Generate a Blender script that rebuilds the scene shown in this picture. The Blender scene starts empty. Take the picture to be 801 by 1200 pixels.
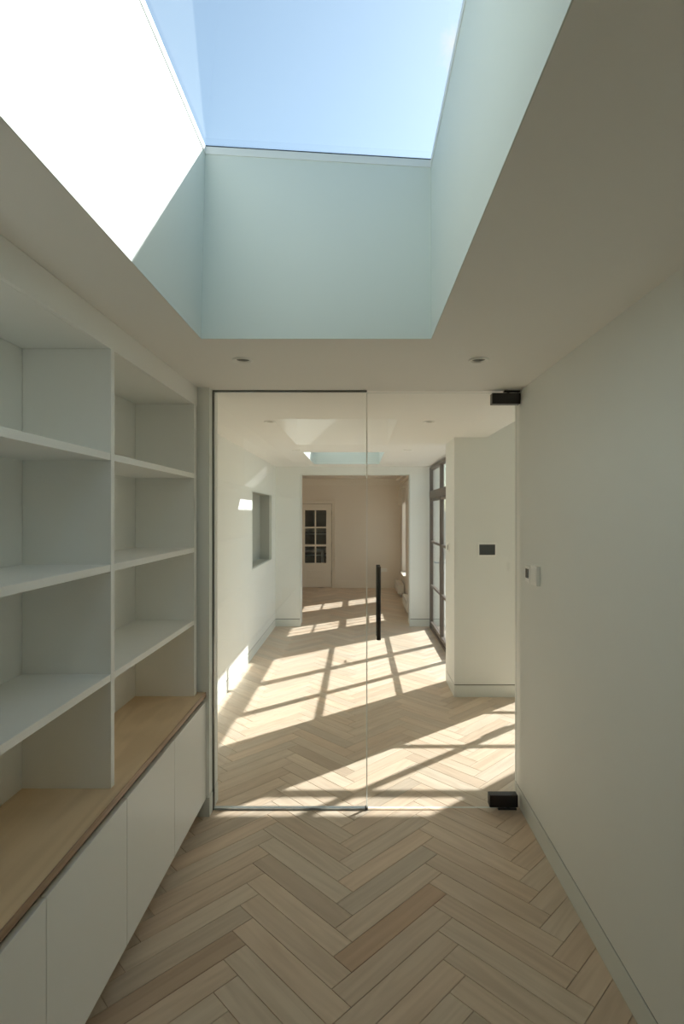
import bpy, bmesh, math, random
from mathutils import Vector, Matrix

# ------------------------------------------------------------------ camera, sky, sun, exposure
random.seed(7)
sc = bpy.context.scene
COL = sc.collection
F_PX, U0, V0, CAM_H = 641.0, 420.0, 602.0, 1.70       # focal length and vanishing point in the 801x1200 frame
cd = bpy.data.cameras.new('camera')
cd.sensor_fit = 'AUTO'; cd.sensor_width = 36.0
cd.lens = F_PX / 1200.0 * 36.0
cd.shift_x = -(U0 - 400.5) / 1200.0
cd.shift_y = (V0 - 600.0) / 1200.0
cd.clip_start = 0.02
cam = bpy.data.objects.new('camera', cd); COL.objects.link(cam)
cam.location = (0, 0, CAM_H); cam.rotation_euler = (math.pi / 2, 0, 0)
sc.camera = cam

SUN = Vector((-1.11, -0.925, -1.0)).normalized()        # the way the sunlight travels
ELEV = math.asin(-SUN.z); AZ = math.atan2(-SUN.x, -SUN.y)

world = bpy.data.worlds.new('sky'); sc.world = world; world.use_nodes = True
wn, wl = world.node_tree.nodes, world.node_tree.links
wn.clear()
sky = wn.new('ShaderNodeTexSky'); sky.sky_type = 'NISHITA'; sky.sun_disc = False
sky.sun_elevation = ELEV; sky.sun_rotation = AZ
sky.altitude = 0; sky.air_density = 1.0; sky.dust_density = 1.25; sky.ozone_density = 1.0
hs = wn.new('ShaderNodeHueSaturation'); hs.inputs['Saturation'].default_value = 0.80
tint = wn.new('ShaderNodeMix'); tint.data_type = 'RGBA'; tint.blend_type = 'MULTIPLY'; tint.inputs['Factor'].default_value = 1.0
tint.inputs['B'].default_value = (0.88, 1.0, 0.965, 1)
# a small wisp of cloud
tcw = wn.new('ShaderNodeTexCoord'); cp = wn.new('ShaderNodeVectorMath'); cp.operation = 'DISTANCE'
cp.inputs[1].default_value = Vector((0.172, 1.0, 0.86)).normalized()
wl.new(tcw.outputs['Generated'], cp.inputs[0])
cn = wn.new('ShaderNodeTexNoise'); cn.inputs['Scale'].default_value = 16.0; cn.inputs['Detail'].default_value = 6; cn.inputs['Roughness'].default_value = 0.62
wl.new(tcw.outputs['Generated'], cn.inputs['Vector'])
cm = wn.new('ShaderNodeMath'); cm.operation = 'MULTIPLY_ADD'; cm.inputs[1].default_value = -9.0
wl.new(cp.outputs['Value'], cm.inputs[0]); wl.new(cn.outputs['Fac'], cm.inputs[2])
cr = wn.new('ShaderNodeMapRange'); cr.inputs['From Min'].default_value = 0.24; cr.inputs['From Max'].default_value = 0.42
wl.new(cm.outputs[0], cr.inputs['Value'])
cmix = wn.new('ShaderNodeMix'); cmix.data_type = 'RGBA'; cmix.inputs['B'].default_value = (3.5, 3.75, 3.8, 1)
bg = wn.new('ShaderNodeBackground'); bg.inputs['Strength'].default_value = 0.23
wo = wn.new('ShaderNodeOutputWorld')
wl.new(sky.outputs[0], hs.inputs['Color'])
wl.new(hs.outputs[0], tint.inputs['A']); wl.new(tint.outputs['Result'], cmix.inputs['A']); wl.new(cr.outputs[0], cmix.inputs['Factor'])
wl.new(cmix.outputs['Result'], bg.inputs[0]); wl.new(bg.outputs[0], wo.inputs[0])

sl = bpy.data.lights.new('sun', 'SUN'); sl.energy = 7.8; sl.angle = math.radians(0.55); sl.color = (1.0, 0.985, 0.96)
so = bpy.data.objects.new('sun', sl); COL.objects.link(so)
so.rotation_euler = SUN.to_track_quat('-Z', 'Y').to_euler(); so.location = (6, 14, 8)

vs = sc.view_settings
vs.view_transform = 'Standard'; vs.look = 'None'; vs.gamma = 1.0; vs.use_curve_mapping = False
vs.exposure = 0.28
cy = sc.cycles
cy.max_bounces = 16; cy.diffuse_bounces = 10; cy.glossy_bounces = 6; cy.transparent_max_bounces = 24
cy.use_denoising = True; cy.caustics_reflective = False; cy.caustics_refractive = False
cy.sample_clamp_indirect = 6.0

# ------------------------------------------------------------------ materials
def mat_new(name):
    m = bpy.data.materials.new(name); m.use_nodes = True
    n = m.node_tree.nodes; n.clear()
    return m, n, m.node_tree.links

def paint(name, col, rough=0.55, bump=0.02, scale=180.0, spec=0.4, var=0.015):
    m, n, l = mat_new(name)
    o = n.new('ShaderNodeOutputMaterial'); p = n.new('ShaderNodeBsdfPrincipled')
    p.inputs['Roughness'].default_value = rough
    p.inputs['Specular IOR Level'].default_value = spec
    tc = n.new('ShaderNodeNewGeometry')
    nz = n.new('ShaderNodeTexNoise'); nz.inputs['Scale'].default_value = 2.3; nz.inputs['Detail'].default_value = 3
    l.new(tc.outputs['Position'], nz.inputs['Vector'])
    mx = n.new('ShaderNodeMix'); mx.data_type = 'RGBA'
    mx.inputs['A'].default_value = tuple(c * (1 - var) for c in col) + (1,)
    mx.inputs['B'].default_value = tuple(min(1, c * (1 + var)) for c in col) + (1,)
    l.new(nz.outputs['Fac'], mx.inputs['Factor']); l.new(mx.outputs['Result'], p.inputs['Base Color'])
    if bump:
        n2 = n.new('ShaderNodeTexNoise'); n2.inputs['Scale'].default_value = scale; n2.inputs['Detail'].default_value = 2
        l.new(tc.outputs['Position'], n2.inputs['Vector'])
        b = n.new('ShaderNodeBump'); b.inputs['Strength'].default_value = bump; b.inputs['Distance'].default_value = 0.002
        l.new(n2.outputs['Fac'], b.inputs['Height']); l.new(b.outputs[0], p.inputs['Normal'])
    l.new(p.outputs[0], o.inputs[0])
    return m

def metal(name, col, rough=0.35, metallic=0.0, spec=0.5):
    m = paint(name, col, rough, 0.0, spec=spec)
    m.node_tree.nodes['Principled BSDF'].inputs['Metallic'].default_value = metallic
    return m

def glass(name, tint=(0.975, 0.985, 0.98), f0=0.042):
    m, n, l = mat_new(name)
    o = n.new('ShaderNodeOutputMaterial'); t = n.new('ShaderNodeBsdfTransparent'); g = n.new('ShaderNodeBsdfGlossy')
    t.inputs[0].default_value = (*tint, 1); g.inputs['Roughness'].default_value = 0.0
    g.inputs['Color'].default_value = (1, 1, 1, 1)
    lw = n.new('ShaderNodeLayerWeight'); lw.inputs['Blend'].default_value = 0.5
    pw = n.new('ShaderNodeMath'); pw.operation = 'POWER'; pw.inputs[1].default_value = 5.0
    ma = n.new('ShaderNodeMath'); ma.operation = 'MULTIPLY_ADD'; ma.inputs[1].default_value = 1 - f0; ma.inputs[2].default_value = f0
    mx = n.new('ShaderNodeMixShader')
    l.new(lw.outputs['Facing'], pw.inputs[0]); l.new(pw.outputs[0], ma.inputs[0]); l.new(ma.outputs[0], mx.inputs[0])
    l.new(t.outputs[0], mx.inputs[1]); l.new(g.outputs[0], mx.inputs[2]); l.new(mx.outputs[0], o.inputs[0])
    return m

def wood(name, dark, light, tone='object', rough=0.42, long_scale=1.2, cross_scale=26.0, var=0.27, uv=True, grain=0.35):
    """oak: grain runs along U; 'object' reads the tone of a board from the object's own colour, 'attr' from a face attribute"""
    m, n, l = mat_new(name)
    o = n.new('ShaderNodeOutputMaterial'); p = n.new('ShaderNodeBsdfPrincipled')
    p.inputs['Roughness'].default_value = rough; p.inputs['Specular IOR Level'].default_value = 0.4
    if uv:
        src = n.new('ShaderNodeUVMap').outputs[0]
    else:
        src = n.new('ShaderNodeTexCoord').outputs['Object']
    if tone == 'object':
        oi = n.new('ShaderNodeObjectInfo'); tcol = oi.outputs['Color']
    elif tone == 'attr':
        at = n.new('ShaderNodeAttribute'); at.attribute_name = 'board'; tcol = at.outputs['Color']
    else:
        rg = n.new('ShaderNodeRGB'); rg.outputs[0].default_value = (0.5, 0.5, 0.5, 1); tcol = rg.outputs[0]
    sp = n.new('ShaderNodeSeparateColor'); l.new(tcol, sp.inputs[0])     # R tone, G red cast, B grain offset
    of = n.new('ShaderNodeVectorMath'); of.operation = 'MULTIPLY_ADD'
    cb = n.new('ShaderNodeCombineXYZ')
    for k in range(3): l.new(sp.outputs['Blue'], cb.inputs[k])
    l.new(cb.outputs[0], of.inputs[0]); of.inputs[1].default_value = (37, 53, 71); l.new(src, of.inputs[2])
    mp = n.new('ShaderNodeMapping'); mp.inputs['Scale'].default_value = (long_scale, cross_scale, cross_scale)
    l.new(of.outputs[0], mp.inputs['Vector'])
    n1 = n.new('ShaderNodeTexNoise'); n1.inputs['Scale'].default_value = 1.0; n1.inputs['Detail'].default_value = 5
    n1.inputs['Roughness'].default_value = 0.6; n1.inputs['Distortion'].default_value = 0.6
    l.new(mp.outputs[0], n1.inputs['Vector'])
    # cathedral figure
    mp2 = n.new('ShaderNodeMapping'); mp2.inputs['Scale'].default_value = (0.9, cross_scale * 0.28, cross_scale * 0.28)
    l.new(of.outputs[0], mp2.inputs['Vector'])
    n3 = n.new('ShaderNodeTexNoise'); n3.inputs['Scale'].default_value = 1.0; n3.inputs['Detail'].default_value = 1
    l.new(mp2.outputs[0], n3.inputs['Vector'])
    ml = n.new('ShaderNodeMath'); ml.operation = 'MULTIPLY'; ml.inputs[1].default_value = 60.0; l.new(n3.outputs['Fac'], ml.inputs[0])
    sn = n.new('ShaderNodeMath'); sn.operation = 'SINE'; l.new(ml.outputs[0], sn.inputs[0])
    s2 = n.new('ShaderNodeMath'); s2.operation = 'MULTIPLY_ADD'; s2.inputs[1].default_value = 0.10 * grain / 0.5; l.new(sn.outputs[0], s2.inputs[0]); l.new(n1.outputs['Fac'], s2.inputs[2])
    rp = n.new('ShaderNodeValToRGB')
    rp.color_ramp.elements[0].position = 0.30; rp.color_ramp.elements[0].color = (*dark, 1)
    rp.color_ramp.elements[1].position = 0.66; rp.color_ramp.elements[1].color = (*light, 1)
    l.new(s2.outputs[0], rp.inputs[0])
    tn = n.new('ShaderNodeMath'); tn.operation = 'MULTIPLY_ADD'; tn.inputs[1].default_value = 2 * var; tn.inputs[2].default_value = 1 - var
    l.new(sp.outputs['Red'], tn.inputs[0])
    sc_ = n.new('ShaderNodeVectorMath'); sc_.operation = 'SCALE'; l.new(rp.outputs[0], sc_.inputs[0]); l.new(tn.outputs[0], sc_.inputs['Scale'])
    cast = n.new('ShaderNodeMix'); cast.data_type = 'RGBA'
    cast.inputs['A'].default_value = (0.98, 1.0, 1.02, 1); cast.inputs['B'].default_value = (1.13, 0.94, 0.82, 1)
    l.new(sp.outputs['Green'], cast.inputs['Factor'])
    mu = n.new('ShaderNodeVectorMath'); mu.operation = 'MULTIPLY'; l.new(sc_.outputs[0], mu.inputs[0]); l.new(cast.outputs['Result'], mu.inputs[1])
    l.new(mu.outputs[0], p.inputs['Base Color'])
    b = n.new('ShaderNodeBump'); b.inputs['Strength'].default_value = 0.12; b.inputs['Distance'].default_value = 0.001
    l.new(n1.outputs['Fac'], b.inputs['Height']); l.new(b.outputs[0], p.inputs['Normal'])
    l.new(p.outputs[0], o.inputs[0])
    return m

WALL = (0.86, 0.875, 0.845)
M = {}
M['wall'] = paint('sage_white_wall_paint', WALL, 0.6)
M['ceiling'] = paint('white_ceiling_paint', (0.89, 0.885, 0.855), 0.7)
M['shaft'] = paint('rooflight_shaft_paint', (0.71, 0.75, 0.70), 0.6)
M['skirting'] = paint('skirting_eggshell', (0.77, 0.80, 0.765), 0.4, 0.0)
M['joinery'] = paint('joinery_lacquer', (0.90, 0.90, 0.87), 0.38, 0.0)
M['cabdoor'] = paint('cabinet_door_lacquer', (0.90, 0.90, 0.87), 0.36, 0.0)
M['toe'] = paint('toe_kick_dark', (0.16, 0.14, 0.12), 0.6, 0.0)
M['cream'] = paint('cream_room_paint', (0.87, 0.81, 0.73), 0.6)
M['creamtrim'] = paint('cream_woodwork', (0.89, 0.84, 0.76), 0.45, 0.0)
M['black'] = metal('black_metal', (0.012, 0.012, 0.014), 0.38)
M['bronze'] = metal('bronze_handle', (0.055, 0.043, 0.033), 0.35, 0.2)
M['steel'] = metal('taupe_steel_frame', (0.14, 0.11, 0.092), 0.45)
M['channel'] = metal('dark_glazing_channel', (0.09, 0.10, 0.09), 0.3, 0.3)
M['satin'] = metal('satin_steel', (0.42, 0.48, 0.52), 0.3, 0.9)
M['white'] = metal('white_plastic', (0.94, 0.94, 0.91), 0.35)
M['screen'] = metal('dark_screen', (0.018, 0.022, 0.022), 0.15)
M['grey'] = metal('grey_insert', (0.18, 0.17, 0.15), 0.4)
M['radiator'] = metal('white_radiator_enamel', (0.78, 0.76, 0.71), 0.25)
M['fabric'] = paint('linen_blind', (0.80, 0.75, 0.67), 0.9, 0.1, 400)
M['glass'] = glass('clear_glass')
M['roofglass'] = glass('rooflight_glass', (0.965, 0.98, 0.985), 0.045)
M['edge'] = metal('polished_glass_edge', (0.85, 0.90, 0.87), 0.15)
m_, n_, l_ = mat_new('clear_plastic_seal')
a_, b_, c_, d_ = n_.new('ShaderNodeBsdfTransparent'), n_.new('ShaderNodeBsdfTranslucent'), n_.new('ShaderNodeMixShader'), n_.new('ShaderNodeOutputMaterial')
b_.inputs['Color'].default_value = (0.95, 0.95, 0.92, 1); c_.inputs[0].default_value = 0.88
l_.new(a_.outputs[0], c_.inputs[1]); l_.new(b_.outputs[0], c_.inputs[2]); l_.new(c_.outputs[0], d_.inputs[0]); M['clearseal'] = m_
M['framewhite'] = paint('rooflight_frame_white', (0.80, 0.81, 0.78), 0.4, 0.0)
M['gasket'] = metal('dark_gasket', (0.03, 0.04, 0.05), 0.5)
M['lamp'] = metal('lamp_glass_off', (0.34, 0.35, 0.34), 0.15)
M['baffle'] = metal('downlight_baffle', (0.35, 0.34, 0.31), 0.4)
M['sub'] = paint('dark_underfloor', (0.10, 0.075, 0.055), 0.8, 0.0)
OAK_D, OAK_L = (0.59, 0.49, 0.38), (0.69, 0.59, 0.47)
M['plank'] = wood('oiled_oak_board', OAK_D, OAK_L, 'object')
M['planks'] = wood('oiled_oak_boards', OAK_D, OAK_L, 'attr')
M['worktop'] = wood('oak_worktop', (0.72, 0.59, 0.40), (0.80, 0.67, 0.47), 'none', rough=0.38, long_scale=0.9, cross_scale=14, uv=False, grain=0.9)
M['worktopedge'] = wood('oak_worktop_lipping', (0.30, 0.21, 0.14), (0.46, 0.34, 0.24), 'none', rough=0.45, long_scale=1.0, cross_scale=60, uv=False)
M['patio'] = paint('pale_paving', (0.48, 0.46, 0.42), 0.8, 0.1, 40, var=0.08)
M['render'] = paint('pale_render', (0.62, 0.60, 0.55), 0.8, 0.1, 60)
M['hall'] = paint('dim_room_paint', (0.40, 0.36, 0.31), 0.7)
M['gap'] = paint('painted_gap_shade', (0.13, 0.135, 0.125), 0.7, 0.0)  # shade of the skirting groove, put into a dark colour
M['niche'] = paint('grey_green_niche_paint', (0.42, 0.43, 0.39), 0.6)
M['roof'] = paint('roof_membrane', (0.20, 0.20, 0.20), 0.8)

# ------------------------------------------------------------------ helpers
def tag(o, label=None, cat=None, group=None, kind=None):
    if label: o['label'] = label
    if cat: o['category'] = cat
    if group: o['group'] = group
    if kind: o['kind'] = kind
    return o

def world_loc(o):
    v = Vector((0, 0, 0))
    while o is not None:
        v += o.location; o = o.parent
    return v

def finish(name, bm, mats, parent=None, origin=None, smooth=False):
    """bm in world coordinates -> one mesh object with its origin at the base of the shape"""
    if origin is None:
        xs = [v.co.x for v in bm.verts]; ys = [v.co.y for v in bm.verts]; zs = [v.co.z for v in bm.verts]
        origin = Vector(((min(xs) + max(xs)) / 2, (min(ys) + max(ys)) / 2, min(zs)))
    origin = Vector(origin)
    for v in bm.verts: v.co -= origin
    me = bpy.data.meshes.new(name); bm.to_mesh(me); bm.free()
    if not isinstance(mats, (list, tuple)): mats = [mats]
    for m in mats: me.materials.append(m)
    if smooth:
        for p in me.polygons: p.use_smooth = True
    o = bpy.data.objects.new(name, me); COL.objects.link(o)
    if parent is not None:
        o.parent = parent; o.location = origin - world_loc(parent)
    else:
        o.location = origin
    return o

def empty(name, loc, label=None, cat=None, group=None, kind=None):
    o = bpy.data.objects.new(name, None); COL.objects.link(o)
    o.location = loc; o.empty_display_size = 0.1
    return tag(o, label, cat, group, kind)

def add_box(bm, x0, x1, y0, y1, z0, z1, bevel=0.0, seg=1):
    b = bmesh.new(); bmesh.ops.create_cube(b, size=1.0)
    for v in b.verts:
        v.co = Vector((x0 + (v.co.x + .5) * (x1 - x0), y0 + (v.co.y + .5) * (y1 - y0), z0 + (v.co.z + .5) * (z1 - z0)))
    if bevel > 0:
        bmesh.ops.bevel(b, geom=list(b.edges), offset=bevel, segments=seg, affect='EDGES', profile=0.5)
    tmp = bpy.data.meshes.new('tmp'); b.to_mesh(tmp); b.free()
    bm.from_mesh(tmp); bpy.data.meshes.remove(tmp)

def box(name, x0, x1, y0, y1, z0, z1, mat, parent=None, bevel=0.0, seg=1):
    bm = bmesh.new(); add_box(bm, x0, x1, y0, y1, z0, z1, bevel, seg)
    return finish(name, bm, mat, parent)

def csg_bm(adds, subs=()):
    xs = sorted({round(v, 5) for b in list(adds) + list(subs) for v in b[0:2]})
    ys = sorted({round(v, 5) for b in list(adds) + list(subs) for v in b[2:4]})
    zs = sorted({round(v, 5) for b in list(adds) + list(subs) for v in b[4:6]})
    def inside(b, p): return b[0] < p[0] < b[1] and b[2] < p[1] < b[3] and b[4] < p[2] < b[5]
    S = set()
    for i in range(len(xs) - 1):
        for j in range(len(ys) - 1):
            for k in range(len(zs) - 1):
                p = ((xs[i] + xs[i+1]) / 2, (ys[j] + ys[j+1]) / 2, (zs[k] + zs[k+1]) / 2)
                if any(inside(b, p) for b in adds) and not any(inside(b, p) for b in subs): S.add((i, j, k))
    bm = bmesh.new(); V = {}
    def vv(i, j, k):
        if (i, j, k) not in V: V[(i, j, k)] = bm.verts.new((xs[i], ys[j], zs[k]))
        return V[(i, j, k)]
    for (i, j, k) in S:
        q = []
        if (i-1, j, k) not in S: q.append([(i, j, k), (i, j, k+1), (i, j+1, k+1), (i, j+1, k)])
        if (i+1, j, k) not in S: q.append([(i+1, j, k), (i+1, j+1, k), (i+1, j+1, k+1), (i+1, j, k+1)])
        if (i, j-1, k) not in S: q.append([(i, j, k), (i+1, j, k), (i+1, j, k+1), (i, j, k+1)])
        if (i, j+1, k) not in S: q.append([(i, j+1, k), (i, j+1, k+1), (i+1, j+1, k+1), (i+1, j+1, k)])
        if (i, j, k-1) not in S: q.append([(i, j, k), (i, j+1, k), (i+1, j+1, k), (i+1, j, k)])
        if (i, j, k+1) not in S: q.append([(i, j, k+1), (i+1, j, k+1), (i+1, j+1, k+1), (i, j+1, k+1)])
        for f in q: bm.faces.new([vv(*a) for a in f])
    return bm

def solid(name, adds, subs, mat, label, cat, kind='structure', parent=None):
    o = finish(name, csg_bm(adds, subs), mat, parent)
    if parent is None: tag(o, label, cat, None, kind)
    return o

def lathe(name, prof, centre, mat, parent=None, n=28, axis='z', smooth=True, caps=True):
    bm = bmesh.new(); rings = []
    for (r, h) in prof:
        ring = []
        for k in range(n):
            a = 2 * math.pi * k / n
            c, s = math.cos(a) * r, math.sin(a) * r
            p = {'z': (c, s, h), 'y': (c, h, s), 'x': (h, c, s)}[axis]
            ring.append(bm.verts.new(Vector(centre) + Vector(p)))
        rings.append(ring)
    for a, b in zip(rings, rings[1:]):
        for k in range(n):
            bm.faces.new([a[k], a[(k+1) % n], b[(k+1) % n], b[k]])
    for ring in (rings[0], rings[-1]) if caps else ():
        try: bm.faces.new(ring)
        except ValueError: pass
    bmesh.ops.recalc_face_normals(bm, faces=list(bm.faces))
    o = finish(name, bm, mat, parent)
    if smooth:
        for p in o.data.polygons: p.use_smooth = len(p.vertices) == 4
    return o

# ------------------------------------------------------------------ main dimensions (metres; camera above the origin, looking along +Y)
H = 2.407                       # ceiling
XR = 0.928                      # right corridor wall
YG = 3.149                      # glass partition
XL = -1.25                      # left wall
YF = 8.24                       # far end of the passage
YB0, YB1 = 8.61, 12.55          # room beyond
HB = 2.50
YBACK = -1.20
SKY_X0, SKY_X1 = -0.636, 0.293
SKYLIGHTS = [(0.69, 2.211), (6.29, 7.81)]
LIGHTS = [(-0.531, 2.512), (0.551, 2.512), (-0.68, 4.196), (0.54, 4.196), (-0.693, 6.08), (0.545, 6.08), (-0.692, 8.0), (0.535, 8.0)]

# ------------------------------------------------------------------ floor: oak herringbone, board by board
floor = solid('floor', [(-2.3, 1.30, YBACK - .1, 15.2, -0.12, -0.012), (1.30, 3.2, YBACK - .1, 5.26, -0.12, -0.012)], [], M['sub'],
              'pale oiled oak herringbone parquet floor running through all the rooms', 'floor')
PL, PW, X0P, Y0P = 0.593, 0.1016, -0.0253, 2.0274
S2 = math.sqrt(2)
def plank_mesh():
    bm = bmesh.new()
    add_box(bm, -PL/2 + .0009, PL/2 - .0009, -PW/2 + .0009, PW/2 - .0009, -0.012, 0.0, 0.0)
    top = [e for e in bm.edges if all(v.co.z > -0.001 for v in e.verts)]
    bmesh.ops.bevel(bm, geom=top, offset=0.0012, segments=1, affect='EDGES')
    uvl = bm.loops.layers.uv.new('UVMap')
    for f in bm.faces:
        for lp in f.loops: lp[uvl].uv = (lp.vert.co.x, lp.vert.co.y)
    me = bpy.data.meshes.new('plank'); bm.to_mesh(me); bm.free()
    me.materials.append(M['plank'])
    return me
PM = plank_mesh()
def in_room(x, y, g=0.0):
    if YBACK - g < y < 3.25 and -0.97 - g < x < XR + g: return True
    if 3.1 < y < YF + .2 and XL - g < x < 0.95 + g: return True
    if 3.25 - g < y < 5.2 + g and 0.5 < x < 3.05 + g: return True
    if 5.2 < y < YF and 0.5 < x < 1.12 + g: return True
    if YF - .1 < y < YB0 + .2 and -.89 - g < x < .78 + g: return True
    if YB0 - g < y < YB1 + g and -2.1 - g < x < 0.95 + g: return True
    return False
def visible(x, y):
    if y < 1.5: return False
    u = U0 + x * F_PX / y; v = V0 + CAM_H * F_PX / y
    if not (-40 < u < 840 and v < 1260): return False
    if y < 3.2: return -0.95 < x < XR + .1
    if y < 5.07: return XL - .1 < x < 0.95 * y / 3.25 + .1
    if y < YF: return XL - .1 < x < 1.15
    if y < YB0: return -0.95 < x < .85
    return -0.9 * y / YF - .05 < x < 0.95
boards = []
for c in range(-6, 8):
    for k in range(-110, 130):
        for kind in (0, 1):
            if kind == 0:
                e1 = k * PW + PL / 2 + c * PL; e2 = k * PW + PW / 2 - c * PL; ang = math.pi / 4
            else:
                e1 = k * PW + PL + PW / 2 + c * PL; e2 = k * PW + PW - PL / 2 - c * PL; ang = 3 * math.pi / 4
            x = X0P + (e1 - e2) / S2; y = Y0P + (e1 + e2) / S2
            if in_room(x, y, 0.20): boards.append((x, y, ang))
boards.sort(key=lambda b: (b[1], b[0]))
SPECIAL = {(0.133, 2.242): (0.10, 1.0), (-0.69, 2.0): (0.02, 0.75), (-0.47, 1.90): (0.14, 0.35)}
def tone_of(x, y):
    for (sx, sy), t in SPECIAL.items():
        if math.hypot(x - sx, y - sy) < 0.06: return t
    return (min(1, max(0.12, random.gauss(0.52, 0.11))), 0.15 + random.random() * 0.35)
near = [b for b in boards if visible(b[0], b[1])][:300]
nearset = set(near)
for (x, y, a) in near:
    o = bpy.data.objects.new('plank', PM); COL.objects.link(o); o.parent = floor
    o.location = Vector((x, y, 0)) - floor.location
    o.rotation_euler = (0, 0, a + (math.pi if random.random() < .5 else 0))
    t = tone_of(x, y); o.color = (t[0], t[1], random.random(), 1)
bm = bmesh.new()
uvl = bm.loops.layers.uv.new('UVMap'); cl = bm.loops.layers.float_color.new('board')
for (x, y, a) in boards:
    if (x, y, a) in nearset: continue
    t = tone_of(x, y); col = (t[0], t[1], random.random(), 1)
    ca, sa = math.cos(a), math.sin(a)
    def P(px, py, pz): return (x + px * ca - py * sa, y + px * sa + py * ca, pz)
    hx, hy, g = PL/2 - .0009, PW/2 - .0009, 0.0012
    lo = [bm.verts.new(P(sx*hx, sy*hy, -.012)) for sx, sy in ((-1,-1),(1,-1),(1,1),(-1,1))]
    mi = [bm.verts.new(P(sx*hx, sy*hy, -g)) for sx, sy in ((-1,-1),(1,-1),(1,1),(-1,1))]
    hi = [bm.verts.new(P(sx*(hx-g), sy*(hy-g), 0)) for sx, sy in ((-1,-1),(1,-1),(1,1),(-1,1))]
    fs = [bm.faces.new(hi)]
    for r0, r1 in ((lo, mi), (mi, hi)):
        for i in range(4): fs.append(bm.faces.new([r0[i], r0[(i+1) % 4], r1[(i+1) % 4], r1[i]]))
    for f in fs:
        for lp in f.loops:
            d = lp.vert.co - Vector((x, y, 0))
            lp[uvl].uv = (d.x * ca + d.y * sa, -d.x * sa + d.y * ca); lp[cl] = col
o = finish('distant_planks', bm, M['planks'], floor); o['kind'] = 'stuff'

# ------------------------------------------------------------------ walls, ceiling
BB = 0.108                       # top of the flush skirting
GR = 0.010                       # shadow gap above it
def wall(name, adds, subs, mat, label):
    return solid(name, adds, subs, mat, label, 'wall')
def bead(parent, x0, x1, y0, y1):  # added dark strip that paints the shade inside the groove above the skirting
    return box('painted_gap_shade', x0, x1, y0, y1, BB + .0005, BB + GR - .0005, M['gap'], parent)
def skirting(name, x0, x1, y0, y1, label, h=BB, mat=None):
    o = box(name, x0, x1, y0, y1, 0.0, h, mat or M['skirting'], None, 0.0015)
    return tag(o, label, 'skirting', None, 'structure')

holes = []
for (a, b) in SKYLIGHTS: holes.append((SKY_X0 - .003, SKY_X1 + .003, a - .003, b + .003, H - .1, H + .5))
for (x, y) in LIGHTS: holes.append((x - .031, x + .031, y - .031, y + .031, H - .1, H + .09))
solid('ceiling', [(-1.47, 1.19, YBACK - .15, YF + .05, H, H + .34)], holes, M['ceiling'],
      'white plaster ceiling with two square rooflight openings and recessed downlights', 'ceiling')
solid('ceiling_alcove', [(1.19, 3.27, 3.1, 5.26, 2.75, 3.0)], [], M['ceiling'],
      'higher white ceiling over the side alcove behind the glass', 'ceiling')
solid('ceiling_far_room', [(-2.35, 1.30, YF, YB1 + .1, HB, HB + .25)], [], M['cream'],
      'cream ceiling of the room seen through the far opening', 'ceiling')

wall('wall_right', [(XR, 1.12, YBACK - .1, 3.25, BB + GR, H + .01), (XR + .020, 1.12, YBACK - .1, 3.25, 0, BB + GR)], [], M['wall'],
     'grey green painted corridor wall on the right side of the picture')
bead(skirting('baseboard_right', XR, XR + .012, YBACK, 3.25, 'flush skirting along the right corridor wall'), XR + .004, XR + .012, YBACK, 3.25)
wall('wall_back', [(-1.45, XR + .1, YBACK - .15, YBACK, 0, H + .01)], [], M['wall'], 'corridor end wall behind the camera')
NI = (XL - .17, XL + .01, 6.425, 7.84, 1.05, 1.963)
wall('wall_left', [(-1.48, XL, YBACK - .1, 3.25, 0, H + .01), (-1.48, XL, 3.25, YF + .05, BB + GR, H + .01), (-1.48, XL - .020, 3.2, YF + .05, 0, BB + GR)],
     [(NI[0], NI[1], NI[2] - .014, NI[3] + .014, NI[4] - .016, NI[5] + .014)], M['wall'], 'pale left wall of the passage with a tall recessed niche')
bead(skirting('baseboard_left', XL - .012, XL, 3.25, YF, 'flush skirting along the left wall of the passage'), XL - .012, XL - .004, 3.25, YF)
# slim reveal bead around the niche
bmN = csg_bm([(XL - .03, XL + .004, 6.425 - .014, 7.84 + .014, 1.05 - .016, 1.963 + .014)], [(XL - .1, XL + .1, 6.425, 7.84, 1.05, 1.963)])
tag(finish('trim_1', bmN, M['skirting']), 'thin painted bead framing the recessed wall niche', 'trim', None, 'structure')

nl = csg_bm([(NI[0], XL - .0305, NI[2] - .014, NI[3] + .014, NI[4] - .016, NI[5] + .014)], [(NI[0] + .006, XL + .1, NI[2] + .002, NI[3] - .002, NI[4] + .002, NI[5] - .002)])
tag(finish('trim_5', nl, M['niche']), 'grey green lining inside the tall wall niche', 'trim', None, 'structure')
XP, YP = -0.838, 3.07            # pier carrying the fixed glass on the left
wall('wall_pier_left', [(XL - .02, XP, YP, 3.25, BB + GR, H + .01), (XL - .02, XP - .006, YP + .006, 3.25, 0, BB + GR)], [], M['wall'],
     'narrow wall pier between the bookcase and the fixed glass pane')
b = csg_bm([(-1.1, XP + .003, YP - .003, 3.25, 0, BB)], [(-1.2, XP - .006, YP + .006, 3.3, -.1, 1)])
tag(finish('baseboard_pier_left', b, M['skirting']), 'skirting wrapped around the narrow pier beside the bookcase', 'skirting', None, 'structure')

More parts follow.
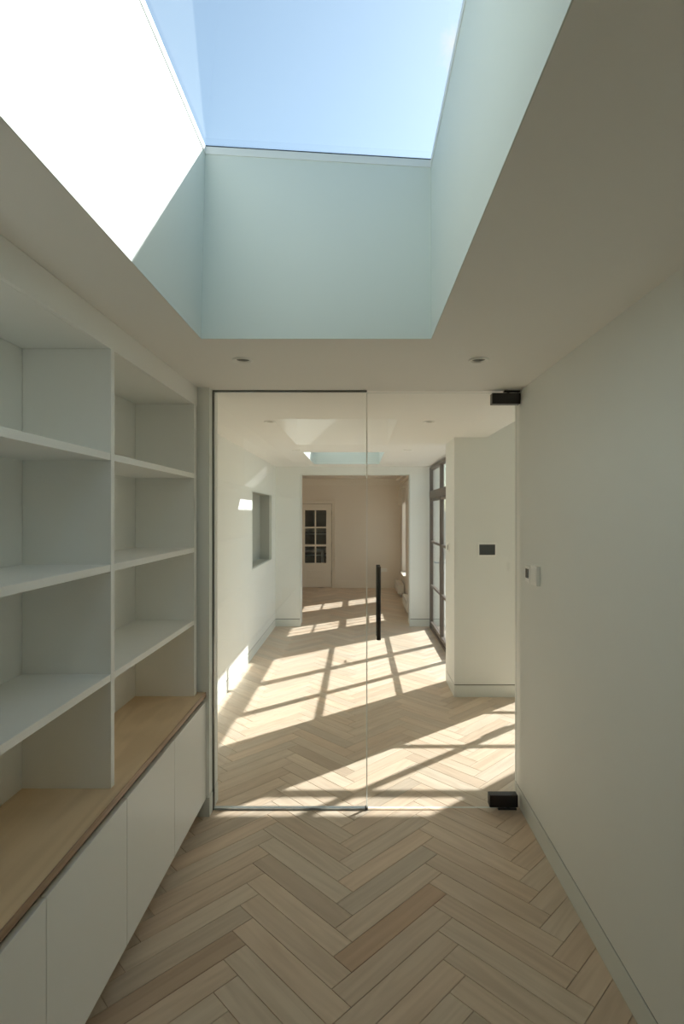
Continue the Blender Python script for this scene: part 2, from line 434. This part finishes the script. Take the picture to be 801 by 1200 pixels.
XQ, YQ0, YQ1 = 0.886, 5.07, 5.57  # pier with the control panel
wall('wall_pier_right', [(XQ, 1.27, YQ0, YQ1, BB + GR, 2.80), (XQ + .020, 1.27, YQ0 + .020, YQ1, 0, BB + GR),
                         (1.27, 1.58, YQ0, 5.26, BB + GR, 2.80), (1.27, 1.58, YQ0 + .020, 5.26, 0, BB + GR)], [], M['wall'],
     'projecting wall pier with the touch screen behind the glass door')
b = csg_bm([(XQ, 1.58, YQ0, YQ0 + .012, 0, BB), (XQ, XQ + .012, YQ0, YQ1, 0, BB)], [])
pb = tag(finish('baseboard_pier_right', b, M['skirting']), 'flush skirting around the projecting pier behind the glass door', 'skirting', None, 'structure')

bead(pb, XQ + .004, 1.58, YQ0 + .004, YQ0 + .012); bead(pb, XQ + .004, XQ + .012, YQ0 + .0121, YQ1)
wall('wall_alcove_front', [(1.58, 3.06, 5.18, 5.26, 2.392, 2.80), (3.05, 3.27, 5.07, 5.26, 0, 2.80)], [], M['wall'], 'wall around the glazed garden door of the side alcove')
wall('wall_alcove_right', [(3.10, 3.27, 3.1, 5.26, 0, 2.80)], [], M['wall'], 'far side wall of the alcove hidden beyond the glass door')
wall('wall_alcove_near', [(1.0, 3.27, 3.10, 3.25, 0, 2.80)], [], M['wall'], 'alcove wall backing onto the corridor wall')

OX0, OX1, OZ = -0.887, 0.778, 2.298
wall('wall_far', [(-1.48, 1.20, YF, YB0, BB + GR, H + .1), (-1.48, 1.20, YF + .020, YB0, 0, BB + GR)],
     [(OX0, OX1, YF - .1, YB0 + .1, -.1, OZ)], M['wall'], 'far passage wall with a wide opening into the next room')
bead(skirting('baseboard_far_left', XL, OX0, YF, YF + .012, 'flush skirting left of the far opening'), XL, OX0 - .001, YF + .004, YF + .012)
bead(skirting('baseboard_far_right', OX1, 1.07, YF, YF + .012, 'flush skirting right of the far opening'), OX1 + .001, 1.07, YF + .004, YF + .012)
box_t = csg_bm([(OX0 - .0, OX0 + .012, YF - .004, YF + .02, 0, OZ), (OX1 - .012, OX1, YF - .004, YF + .02, 0, OZ), (OX0, OX1, YF - .004, YF + .02, OZ - .012, OZ)])
tag(finish('trim_2', box_t, M['skirting']), 'slim painted lining around the far opening', 'trim', None, 'structure')

# room beyond
W1, W2, WZ0, WZ1 = (11.05, 11.92), (9.17, 10.02), 0.42, 2.06
wall('wall_far_room_right', [(0.95, 1.30, YB0 - .3, YB1 + .2, 0, HB + .05)], [(0.8, 1.4, *W1, WZ0, WZ1), (0.8, 1.4, *W2, WZ0, WZ1)], M['cream'],
     'cream window wall of the far room with two deep window reveals')
DX0, DX1, DZ = -1.372, -0.617, 1.925
wall('wall_far_room_end', [(-2.35, 1.30, YB1, YB1 + .12, 0, HB + .05)], [(DX0 - .004, DX1 + .004, YB1 - .1, YB1 + .3, -.1, DZ + .004)], M['cream'],
     'cream end wall of the far room with the glazed door')
wall('wall_far_room_left', [(-2.35, -2.10, YB0 - .1, YB1 + .1, 0, HB + .05)], [], M['cream'], 'left cream wall of the far room hidden behind the opening')
wall('wall_far_room_near', [(-2.35, -1.40, YF + .1, YB0, 0, HB + .05)], [], M['cream'], 'near cream wall of the far room hidden behind the opening')
o = csg_bm([(DX1 + .085, 0.95, YB1 - .02, YB1, 0, 0.15), (DX1 + .085, 0.95, YB1 - .012, YB1, 0.15, 0.17)])
tag(finish('baseboard_far_room', o, M['creamtrim']), 'tall cream skirting along the end wall of the far room', 'skirting', None, 'structure')
o = csg_bm([(-2.1, .95, YB1 - .03, YB1, HB - .15, HB - .10), (-2.1, .95, YB1 - .06, YB1, HB - .10, HB - .05), (-2.1, .95, YB1 - .11, YB1, HB - .05, HB)])
tag(finish('trim_3', o, M['creamtrim']), 'stepped cream cornice above the end wall of the far room', 'cornice', None, 'structure')
o = csg_bm([(.92, .95, YB0, YB1 - .11, HB - .15, HB - .10), (.89, .95, YB0, YB1 - .11, HB - .10, HB - .05), (.84, .95, YB0, YB1 - .11, HB - .05, HB)])
tag(finish('trim_4', o, M['creamtrim']), 'stepped cream cornice above the window wall of the far room', 'cornice', None, 'structure')

# dim room behind the glazed door
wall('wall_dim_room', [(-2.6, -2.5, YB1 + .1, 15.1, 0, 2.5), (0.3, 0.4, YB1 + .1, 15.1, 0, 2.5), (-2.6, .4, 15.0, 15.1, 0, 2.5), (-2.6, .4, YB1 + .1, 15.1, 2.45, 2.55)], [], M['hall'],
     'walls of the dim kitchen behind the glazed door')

# ------------------------------------------------------------------ rooflights
def rooflight(name, ya, yb, label):
    root = empty(name, ((SKY_X0 + SKY_X1) / 2, (ya + yb) / 2, H), label, 'rooflight', None, 'structure')
    def zt(x): return 3.154 - 0.060 * (x - SKY_X0)
    def ring(bm, inner_lo, outer_lo, inner_hi, outer_hi):
        L = []
        for quad in (inner_lo, outer_lo, inner_hi, outer_hi): L.append([bm.verts.new(p) for p in quad])
        il, ol, ih, oh = L
        for i in range(4):
            j = (i + 1) % 4
            for f in ([il[i], il[j], ih[j], ih[i]], [ol[j], ol[i], oh[i], oh[j]], [ih[i], ih[j], oh[j], oh[i]], [il[j], il[i], ol[i], ol[j]]):
                bm.faces.new(f)
        bmesh.ops.recalc_face_normals(bm, faces=list(bm.faces))
    def rect(x0, x1, y0, y1, z): return [(x, y, z(x) if callable(z) else z) for x, y in ((x0, y0), (x1, y0), (x1, y1), (x0, y1))]
    bm = bmesh.new(); t = .15; sh = .016
    ring(bm, rect(SKY_X0, SKY_X1, ya, yb, H), rect(SKY_X0 - .0029, SKY_X1 + .0029, ya - .0029, yb + .0029, H),
         rect(SKY_X0 + sh, SKY_X1, ya, yb, zt), rect(SKY_X0 - t, SKY_X1 + t, ya - t, yb + t, zt))
    finish('shaft', bm, M['shaft'], root)
    q = .003
    bm = bmesh.new()
    ring(bm, rect(SKY_X0 + sh + q, SKY_X1 - q, ya + q, yb - q, zt), rect(SKY_X0 - t, SKY_X1 + t, ya - t, yb + t, zt),
         rect(SKY_X0 + sh + q, SKY_X1 - q, ya + q, yb - q, lambda x: zt(x) + .030), rect(SKY_X0 - t, SKY_X1 + t, ya - t, yb + t, lambda x: zt(x) + .030))
    finish('frame', bm, M['framewhite'], root)
    bm = bmesh.new()
    ring(bm, rect(SKY_X0 + sh, SKY_X1 - .001, ya + .001, yb - .001, lambda x: zt(x) + .030), rect(SKY_X0 - .05, SKY_X1 + .05, ya - .05, yb + .05, lambda x: zt(x) + .030),
         rect(SKY_X0 + sh, SKY_X1 - .001, ya + .001, yb - .001, lambda x: zt(x) + .036), rect(SKY_X0 - .05, SKY_X1 + .05, ya - .05, yb + .05, lambda x: zt(x) + .036))
    finish('gasket', bm, M['gasket'], root)
    bm = bmesh.new()
    lo = [bm.verts.new(p) for p in rect(SKY_X0 - .12, SKY_X1 + .12, ya - .12, yb + .12, lambda x: zt(x) + .036)]
    hi = [bm.verts.new(p) for p in rect(SKY_X0 - .12, SKY_X1 + .12, ya - .12, yb + .12, lambda x: zt(x) + .048)]
    bm.faces.new(lo[::-1]); bm.faces.new(hi)
    for i in range(4): bm.faces.new([lo[i], lo[(i+1) % 4], hi[(i+1) % 4], hi[i]])
    finish('pane', bm, M['roofglass'], root)
    return root
rooflight('window_1', *SKYLIGHTS[0], 'large square rooflight in a deep shaft over the near corridor')
rooflight('window_2', *SKYLIGHTS[1], 'smaller looking rooflight near the far end of the passage')

# ------------------------------------------------------------------ frameless glass partition
def pane(name, x0, x1, y0, y1, z0, z1, parent, mat=None, edge=True, axis='y'):
    bm = bmesh.new(); add_box(bm, x0, x1, y0, y1, z0, z1)
    bm.faces.ensure_lookup_table()
    if edge:
        for f in bm.faces:
            f.normal_update()
            comp = abs(f.normal.y) if axis == 'y' else abs(f.normal.x)
            if comp < .5: f.material_index = 1
    return finish(name, bm, [mat or M['glass'], M['edge']], parent)
XS = 0.049
fx = empty('window_3', ((XP + XS) / 2, YG, 0), 'fixed frameless glass pane left of the glass door', 'glass panel', None, 'structure')
pane('pane', XP + .004, XS - .002, YG - .006, YG + .006, 0.006, H - .004, fx)
box('top_channel', XP + .001, XS - .002, YG - .014, YG + .014, H - .007, H, M['channel'], fx)
box('side_channel', XP + .0005, XP + .007, YG - .014, YG + .014, 0, H - .007, M['channel'], fx)
box('floor_channel', XP + .009, XS - .002, YG - .012, YG + .012, 0.0, 0.011, M['satin'], fx)
box('seal_strip', XS - .0050, XS + .0012, YG - .0075, YG + .0075, 0.013, H - .008, M['clearseal'], fx)
box('floor_stop', XS - .012, XS + .004, YG - .016, YG + .016, 0.0, 0.013, M['black'], fx, .002)

gd = empty('door_1', ((XS + XR) / 2, YG, 0), 'frameless clear glass door with black corner fittings and bar handle', 'door', None, 'structure')
pane('pane', XS + .002, 0.908, YG - .006, YG + .006, 0.010, H - .012, gd)
for nm, z0, z1 in (('patch_fitting', 2.328, 2.390), ('patch_fitting', 0.022, 0.090)):
    xa, xb = (0.762, 0.924) if z0 > 1 else (0.748, 0.910)
    p = box(nm, xa, xb, YG - .026, YG + .026, z0, z1, M['black'], gd, .003, 2)
    tag(p, 'black top corner pivot fitting' if z0 > 1 else 'black bottom corner pivot fitting')
    if z0 > 1: box('pivot_plate', 0.835, 0.924, YG - .014, YG + .014, 2.397, H, M['black'], p, .001); lathe('pivot_pin', [(.008, 2.389), (.008, 2.40)], (0.86, YG, 0), M['black'], p, 12)
    else: box('pivot_plate', 0.80, 0.905, YG - .014, YG + .014, 0.0, 0.010, M['black'], p, .001); lathe('pivot_pin', [(.008, 0.008), (.008, 0.023)], (0.86, YG, 0), M['black'], p, 12)
hd = lathe('handle', [(.0112, 0.985), (.0122, 0.987), (.0122, 1.399), (.0112, 1.401)], (0.1135, YG - .052, 0), M['bronze'], gd, 20)
tag(hd, 'dark bronze vertical bar handle')
h2 = lathe('handle', [(.0112, 0.985), (.0122, 0.987), (.0122, 1.399), (.0112, 1.401)], (0.1135, YG + .052, 0), M['bronze'], gd, 20)
for z in (1.04, 1.345):
    lathe('standoff', [(.007, YG - .052), (.007, YG - .006)], (0.1135, 0, z), M['bronze'], hd, 12, 'y')
    lathe('standoff', [(.007, YG + .006), (.007, YG + .052)], (0.1135, 0, z), M['bronze'], h2, 12, 'y')

# ------------------------------------------------------------------ steel garden screens
def steel_screen(name, axis, plane, a_list, label, leaf=None, handle_at=None, ztop=2.39, bars=(0.635, 1.285), TR0=1.925, TR1=2.035):
    """a_list: vertical members along the wall; bars and panes are separate parts"""
    def B(nm, a0, a1, z0, z1, half, mat, parent, off=0.0, bev=.002):
        if axis == 'Y': return box(nm, plane - half + off, plane + half + off, a0, a1, z0, z1, mat, parent, bev)
        return box(nm, a0, a1, plane - half + off, plane + half + off, z0, z1, mat, parent, bev)
    a0, a1 = a_list[0], a_list[-1]
    mid = (a0 + a1) / 2
    root = empty(name, (plane, mid, 0) if axis == 'Y' else (mid, plane, 0), label, 'door', None, 'structure')
    st, w = M['steel'], 0.021
    B('sill', a0, a1, 0.0, 0.035, .03, st, root); B('head', a0, a1, ztop - .045, ztop, .03, st, root)
    B('transom', a0, a1, TR0, TR1, .032, st, root)
    for i, a in enumerate(a_list):
        c = a + w if i == 0 else (a - w if i == len(a_list) - 1 else a)
        B('mullion', c - w, c + w, .035, ztop - .045, .027, st, root)
    for i in range(len(a_list) - 1):
        p0, p1 = a_list[i] + (2 * w if i == 0 else w), a_list[i+1] - (2 * w if i == len(a_list) - 2 else w)
        lf = root
        zb = 0.035
        q0, q1 = p0, p1
        if leaf is not None and i in leaf:
            lf = empty('door_leaf', Vector((plane, (p0+p1)/2, 0.0) if axis == 'Y' else ((p0+p1)/2, plane, 0.0)) - world_loc(root)); lf.parent = root
            B('stile', p0 + .003, p0 + .038, .045, TR0 - .004, .022, st, lf); B('stile', p1 - .038, p1 - .003, .045, TR0 - .004, .022, st, lf)
            B('bottom_rail', p0 + .038, p1 - .038, .045, .10, .022, st, lf); B('top_rail', p0 + .038, p1 - .038, TR0 - .04, TR0 - .004, .022, st, lf)
            q0, q1, zb = p0 + .038, p1 - .038, .10
        zs = [zb, bars[0], bars[1], TR0 - (.04 if lf is not root else 0)]
        for z in zs[1:3]: B('glazing_bar', q0, q1, z - .016, z + .016, .020, st, lf)
        for k in range(3):
            z0, z1 = zs[k] + (.016 if k else 0), zs[k+1] - (.016 if k < 2 else 0)
            B('pane', q0, q1, z0, z1, .004, M['glass'], lf, 0, 0)
        B('pane', p0, p1, TR1, ztop - .045, .004, M['glass'], root, 0, 0)
        if handle_at is not None and handle_at[0] == i:
            a, s = (p0 + .02, 1) if handle_at[1] < 0 else (p1 - .02, -1)
            h = B('handle_plate', a - .012, a + .012, 0.93, 1.13, .026, st, lf)
            B('lever', min(a, a + s * .12), max(a, a + s * .12), 1.045, 1.062, .008, M['satin'], h, -.075)
            B('lever_neck', a - .007, a + .007, 1.045, 1.062, .026, M['satin'], h, -.050)
    return root
steel_screen('door_2', 'Y', 1.09, [5.62, 6.33, 7.17, 8.20], 'taupe steel framed glazed garden door screen right of the far opening', leaf=(1, 2), handle_at=(2, -1))
steel_screen('door_3', 'X', 5.22, [1.59, 2.26, 3.04], 'steel framed glazed door in the alcove throwing sun bars on the floor', handle_at=(0, 1), bars=(.59, 1.325), TR0=2.035, TR1=2.072)

# ------------------------------------------------------------------ sash windows of the far room
def sash(name, y0, y1, label):
    root = empty(name, (1.10, (y0 + y1) / 2, WZ0), label, 'window', None, 'structure')
    w = M['creamtrim']
    def B(nm, a0, a1, z0, z1, x0, x1, parent, mat=None): return box(nm, x0, x1, a0, a1, z0, z1, mat or w, parent, 0 if mat else .002)
    B('jamb', y0, y0 + .03, WZ0, WZ1, 1.06, 1.16, root); B('jamb', y1 - .03, y1, WZ0, WZ1, 1.06, 1.16, root)
    B('head', y0 + .03, y1 - .03, WZ1 - .03, WZ1, 1.06, 1.16, root); B('sill', y0, y1, WZ0, WZ0 + .025, 0.90, 1.20, root)
    mid = 1.22
    for nm, z0, z1, xc in (('lower_sash', WZ0 + .025, mid + .02, 1.085), ('upper_sash', mid - .02, WZ1 - .03, 1.125)):
        a0, a1 = y0 + .03, y1 - .03
        s = csg_bm([(xc - .018, xc + .018, a0, a1, z0, z1)], [(xc - .1, xc + .1, a0 + .04, a1 - .04, z0 + .04, z1 - .04)])
        so_ = finish(nm, s, w, root)
        g0, g1, h0, h1 = a0 + .04, a1 - .04, z0 + .04, z1 - .04
        for k in (1, 2):
            c = g0 + (g1 - g0) * k / 3; B('glazing_bar', c - .008, c + .008, h0, h1, xc - .012, xc + .012, so_)
        c = (h0 + h1) / 2; B('glazing_bar', g0, g1, c - .009, c + .009, xc - .0115, xc + .0115, so_)
        for k in range(3):
            for j in range(2):
                B('pane', g0 + (g1-g0)*k/3, g0 + (g1-g0)*(k+1)/3, h0 + (h1-h0)*j/2, h0 + (h1-h0)*(j+1)/2, xc - .002, xc + .002, so_, M['glass'])
    return root
sash('window_4', *W1, 'farther sash window in the right wall of the far room')
sash('window_5', *W2, 'nearer sash window in the right wall of the far room')

def blind(y0, y1, label):
    root = empty('roman_blind', (.93, (y0 + y1) / 2, 1.90), label, 'blind', 'raised blinds in the far room')
    box('head_rail', .90, .95, y0, y1, 2.22, 2.26, M['creamtrim'], root, .002)
    for k in range(4):
        zb = 1.88 + .022 * (3 - k)
        box('fabric_fold', .948 - .021 * (k + 1), .948 - .021 * k - .002, y0 + .01, y1 - .01, zb, 2.219, M['fabric'], root, .006, 2)
    return root
blind(W1[0] - .06, W1[1] + .06, 'raised fabric blind over the farther sash window')
blind(W2[0] - .06, W2[1] + .06, 'raised fabric blind over the nearer sash window')

def radiator(y0, y1, label):
    root = empty('radiator', (.86, (y0 + y1) / 2, 0), label, 'radiator', 'low radiators under the sash windows')
    for xa, xb in ((.795, .815), (.905, .925)):
        s = csg_bm([(xa, xb, y0, y1, .07, .235)]); pn = finish('panel', s, M['radiator'], root)
        n = int((y1 - y0) / .08)
        for k in range(n):
            c = y0 + .04 + k * .08
            box('rib', xa - .004, xa, c - .022, c + .022, .09, .215, M['radiator'], pn, .0015)
    box('top_grille', .795, .925, y0, y1, .236, .245, M['radiator'], root, .002)
    box('end_cap', .795, .925, y0 - .006, y0 - .0005, .07, .245, M['radiator'], root, .002); box('end_cap', .795, .925, y1 + .0005, y1 + .006, .07, .245, M['radiator'], root, .002)
    for c in (y0 + .12, y1 - .12): box('foot', .84, .88, c - .015, c + .015, 0, .07, M['radiator'], root, .002)
    lathe('valve', [(.018, 0.0), (.018, .03), (.014, .05)], (.86, y0 - .03, .06), M['white'], root, 14)
    lathe('pipe', [(.008, 0.0), (.008, .06)], (.86, y0 - .03, 0), M['satin'], root, 10)
    return root
radiator(11.12, 12.0, 'low white radiator under the farther sash window')
radiator(9.02, 9.92, 'low white radiator under the nearer sash window')

# ------------------------------------------------------------------ glazed door of the far room
d4 = empty('door_4', ((DX0 + DX1) / 2, YB1, 0), 'cream panelled door with six glass panes in the far room', 'door', None, 'structure')
yl0, yl1 = YB1 + .005, YB1 + .045
def D(nm, x0, x1, z0, z1, y0=yl0, y1=yl1, mat=None, parent=None, bev=.002): return box(nm, x0, x1, y0, y1, z0, z1, mat or M['creamtrim'], parent or d4, bev)
PXS = [(-1.233, -1.006), (-0.976, -0.744)]; PZS = [(1.40, 1.78), (.995, 1.365), (.568, .948)]
lf_bm = csg_bm([(DX0 + .005, DX1 - .005, yl0, yl1, .008, DZ - .005)], [(a, b, yl0 - .1, yl1 + .1, c, d) for a, b in PXS for c, d in PZS] + [(-1.22, -.755, yl0 - .1, yl0 + .016, .19, .44)])
# (narrow dark joint left all round the leaf)
leaf = finish('door_leaf', lf_bm, M['creamtrim'], d4)
for a, b in PXS:
    for c, d in PZS: D('pane', a, b, c, d, yl0 + .016, yl0 + .022, M['glass'], leaf, 0)
D('raised_panel', -1.185, -.79, .225, .405, yl0 + .003, yl0 + .016, None, leaf, .008)
for z in (0.35, 1.0, 1.72): lathe('hinge', [(.008, z - .05), (.008, z + .05)], (DX1 + .002, YB1 - .006, 0), M['grey'], leaf, 10)
lathe('door_knob', [(.010, YB1 - .05), (.026, YB1 - .045), (.026, YB1 - .025), (.010, YB1 - .02), (.010, YB1 + .006)], (DX0 + .06, 0, 1.0), M['satin'], leaf, 16, 'y')
D('architrave', DX1 + .004, DX1 + .078, 0, DZ + .078, YB1 - .022, YB1 + .02); D('architrave', DX0 - .078, DX0 - .004, 0, DZ + .078, YB1 - .022, YB1 + .02)
D('architrave', DX0 - .004, DX1 + .004, DZ + .004, DZ + .078, YB1 - .022, YB1 + .02)
D('back_band', DX1 + .064, DX1 + .082, 0, DZ + .082, YB1 - .045, YB1 - .0221); D('back_band', DX0 - .082, DX0 - .064, 0, DZ + .082, YB1 - .045, YB1 - .0221)
D('back_band', DX0 - .064, DX1 + .064, DZ + .064, DZ + .082, YB1 - .045, YB1 - .0221)

# dim kitchen behind that door: table and dark oven unit
tb = empty('kitchen_table', (-1.13, 13.75, 0), 'pale table in the dim room behind the glazed door', 'table')
box('tabletop', -1.50, -.86, 13.5, 14.0, .76, .80, M['white'], tb, .004)
for x in (-1.46, -.90):
    for y in (13.54, 13.96): box('leg', x - .025, x + .025, y - .025, y + .025, 0, .76, M['white'], tb, .003)
ov = empty('oven_unit', (-1.15, 14.75, 0), 'dark built in oven unit in the dim room behind the glazed door', 'oven')
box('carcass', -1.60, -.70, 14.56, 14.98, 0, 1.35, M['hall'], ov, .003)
for z0, z1 in ((.15, .66), (.80, 1.22)):
    p = box('oven_front', -1.50, -.74, 14.535, 14.558, z0, z1, M['screen'], ov, .003)
    box('handle', -1.40, -.84, 14.50, 14.512, z1 - .07, z1 - .05, M['satin'], p, .003)

# ------------------------------------------------------------------ base cabinets, worktop, bookcase
XD = -0.857                      # door faces
SEAM = [3.073 - .5235 * i for i in range(9)]
lab = ['white flat front base cabinet nearest the glass, with two tall doors',
       'white flat front base cabinet second from the glass, cut by the left picture edge',
       'white flat front base cabinet third from the glass, beside the camera',
       'white flat front base cabinet farthest from the glass, behind the camera']
for u in range(4):
    y1, y0 = SEAM[2 * u], SEAM[2 * u + 2]
    c = empty('base_cabinet', (-1.05, (y0 + y1) / 2, 0), lab[u], 'cabinet', 'white base cabinets under the bookcase')
    body = csg_bm([(-1.245, XD - .021, y0 + .0008, y1 - .0008, .10, .628)], [])
    finish('carcass', body, M['joinery'], c)
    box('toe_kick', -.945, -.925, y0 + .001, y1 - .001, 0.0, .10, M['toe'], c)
    for k in (0, 1):
        b1, b0 = SEAM[2 * u + k], SEAM[2 * u + k + 1]
        box('door', XD - .020, XD, b0 + .0016, b1 - .0016, .10, .645, M['cabdoor'], c, .0012)
wt = empty('oak_worktop', (-1.05, (SEAM[8] + 3.07) / 2, .673), 'long oak worktop lying on the white base cabinets', 'worktop')
bm = bmesh.new(); add_box(bm, -1.245, XD - .004, SEAM[8], 3.068, .673, .700)
wo_ = finish('board', bm, M['worktop'], wt); 
bm = bmesh.new(); add_box(bm, XD - .0038, XD + .001, SEAM[8], 3.068, .673, .700, .0015)
ed = finish('front_edge', bm, M['worktopedge'], wt)
for o_ in (wo_, ed):            # grain runs along the board: object X must follow world Y
    me = o_.data
    me.transform(Matrix.Rotation(-math.pi / 2, 4, 'Z')); o_.rotation_euler = (0, 0, math.pi / 2)
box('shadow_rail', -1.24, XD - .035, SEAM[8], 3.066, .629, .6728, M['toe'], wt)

XBF, XBB = -0.900, -1.2235
bk = empty('bookcase', (-1.06, 1.0, .70), 'tall off white open bookcase standing on the oak worktop', 'bookcase')
UPR = [3.0175, 2.0035, 0.958, -0.087, -1.13]
UT = .0145
ZT = 2.30
for i, y in enumerate(UPR):
    t = .0225 if i == 0 else UT
    box('upright', XBB + .001, XBF, y - t, y + t, .700, ZT, M['joinery'], bk, .001)
box('fascia', XBF - .020, XBF - .003, YBACK + .002, 3.066, ZT + .0005, H - .001, M['joinery'], bk, .001)
box('top_panel', XBB + .001, XBF - .0205, YBACK + .002, 3.04, ZT + .0005, ZT + .024, M['joinery'], bk)
SHELF = [1.117, 1.515, 1.9205]
for i in range(4):
    y1 = UPR[i] - (.0225 if i == 0 else UT) - .0005; y0 = UPR[i+1] + UT + .0005
    for z in SHELF: box('shelf', XBB + .001, XBF - .001, y0, y1, z - .026, z, M['joinery'], bk, .001)
    box('back_panel', XBB - .018, XBB, y0 - .007, y1 + .007, .7005, ZT, M['joinery'], bk)

# ------------------------------------------------------------------ small fittings
pos = ['left of the two downlights in front of the glass', 'right of the two downlights in front of the glass',
       'left downlight nearest beyond the glass', 'right downlight nearest beyond the glass',
       'left downlight of the middle pair beyond the glass', 'right downlight of the middle pair beyond the glass',
       'left downlight close to the far opening', 'right downlight close to the far opening']
for (x, y), t in zip(LIGHTS, pos):
    d = empty('downlight', (x, y, H - .004), 'small round recessed ' + ('downlight, ' + t), 'downlight', 'recessed ceiling downlights')
    lathe('trim_ring', [(.0465, H - .0002), (.0455, H - .006), (.0435, H - .0075), (.037, H - .0065), (.0300, H + .0015)], (x, y, 0), M['white'], d, 36, caps=False)
    lathe('baffle', [(.0298, H + .0005), (.0245, H + .012), (.0247, H + .013), (.0303, H + .0006)], (x, y, 0), M['baffle'], d, 28, caps=False)
    lathe('lamp', [(.0245, H + .012), (.016, H + .008), (.006, H + .0055), (.0005, H + .005)], (x, y, 0), M['lamp'], d, 24)

# right wall controls
t = empty('thermostat', (XR, 2.963, 1.37), 'small white thermostat with dark display on the right corridor wall', 'thermostat')
box('housing', XR - .016, XR, 2.919, 3.006, 1.330, 1.416, M['white'], t, .003, 2)
box('display', XR - .0172, XR - .0155, 2.938, 2.990, 1.352, 1.402, M['screen'], t)
s = empty('light_switch', (XR, 2.85, 1.37), 'white light switch plate beside the thermostat on the right wall', 'switch')
box('plate', XR - .018, XR, 2.800, 2.902, 1.326, 1.428, M['white'], s, .003, 2)
for k in range(3): box('rocker', XR - .0205, XR - .0175, 2.814 + k * .026, 2.836 + k * .026, 1.344, 1.410, M['white'], s, .001)
# control panel on the pier
t = empty('control_panel', (1.187, YQ0, 1.37), 'white framed touch screen panel on the pier behind the glass', 'control panel')
box('frame', 1.103, 1.270, YQ0 - .018, YQ0, 1.303, 1.434, M['white'], t, .003, 2)
box('touch_screen', 1.1135, 1.2595, YQ0 - .0195, YQ0 - .0175, 1.319, 1.4155, M['screen'], t)
t = empty('wall_switch', (XQ, 5.38, 1.37), 'small white switch plate with dark centre on the pier side', 'switch')
box('plate', XQ - .010, XQ, 5.335, 5.425, 1.325, 1.415, M['white'], t, .002)
box('toggle', XQ - .013, XQ - .0095, 5.365, 5.395, 1.345, 1.395, M['grey'], t)
t = empty('wall_socket', (.60, YB1, .40), 'white double wall socket on the end wall of the far room', 'socket')
box('plate', .51, .655, YB1 - .010, YB1, .365, .45, M['white'], t, .002)
for x in (.545, .62): box('switch_rocker', x - .012, x + .012, YB1 - .013, YB1 - .0095, .415, .438, M['white'], t, .001)

# ------------------------------------------------------------------ outdoors
solid('patio_ground', [(1.125, 40, 5.57, YF, -.011, .004), (1.30, 40, 5.26, 60, -.011, .004), (3.27, 40, -20, 5.26, -.011, .004)], [], M['patio'], 'pale paved garden ground outside the glazed doors', 'ground')
solid('garden_wall', [(9.0, 9.25, 5.0, 22.0, .004, 1.8), (1.3, 9.25, 22.0, 22.25, .004, 1.8)], [], M['render'], 'pale rendered garden wall outside the glazed doors', 'wall')
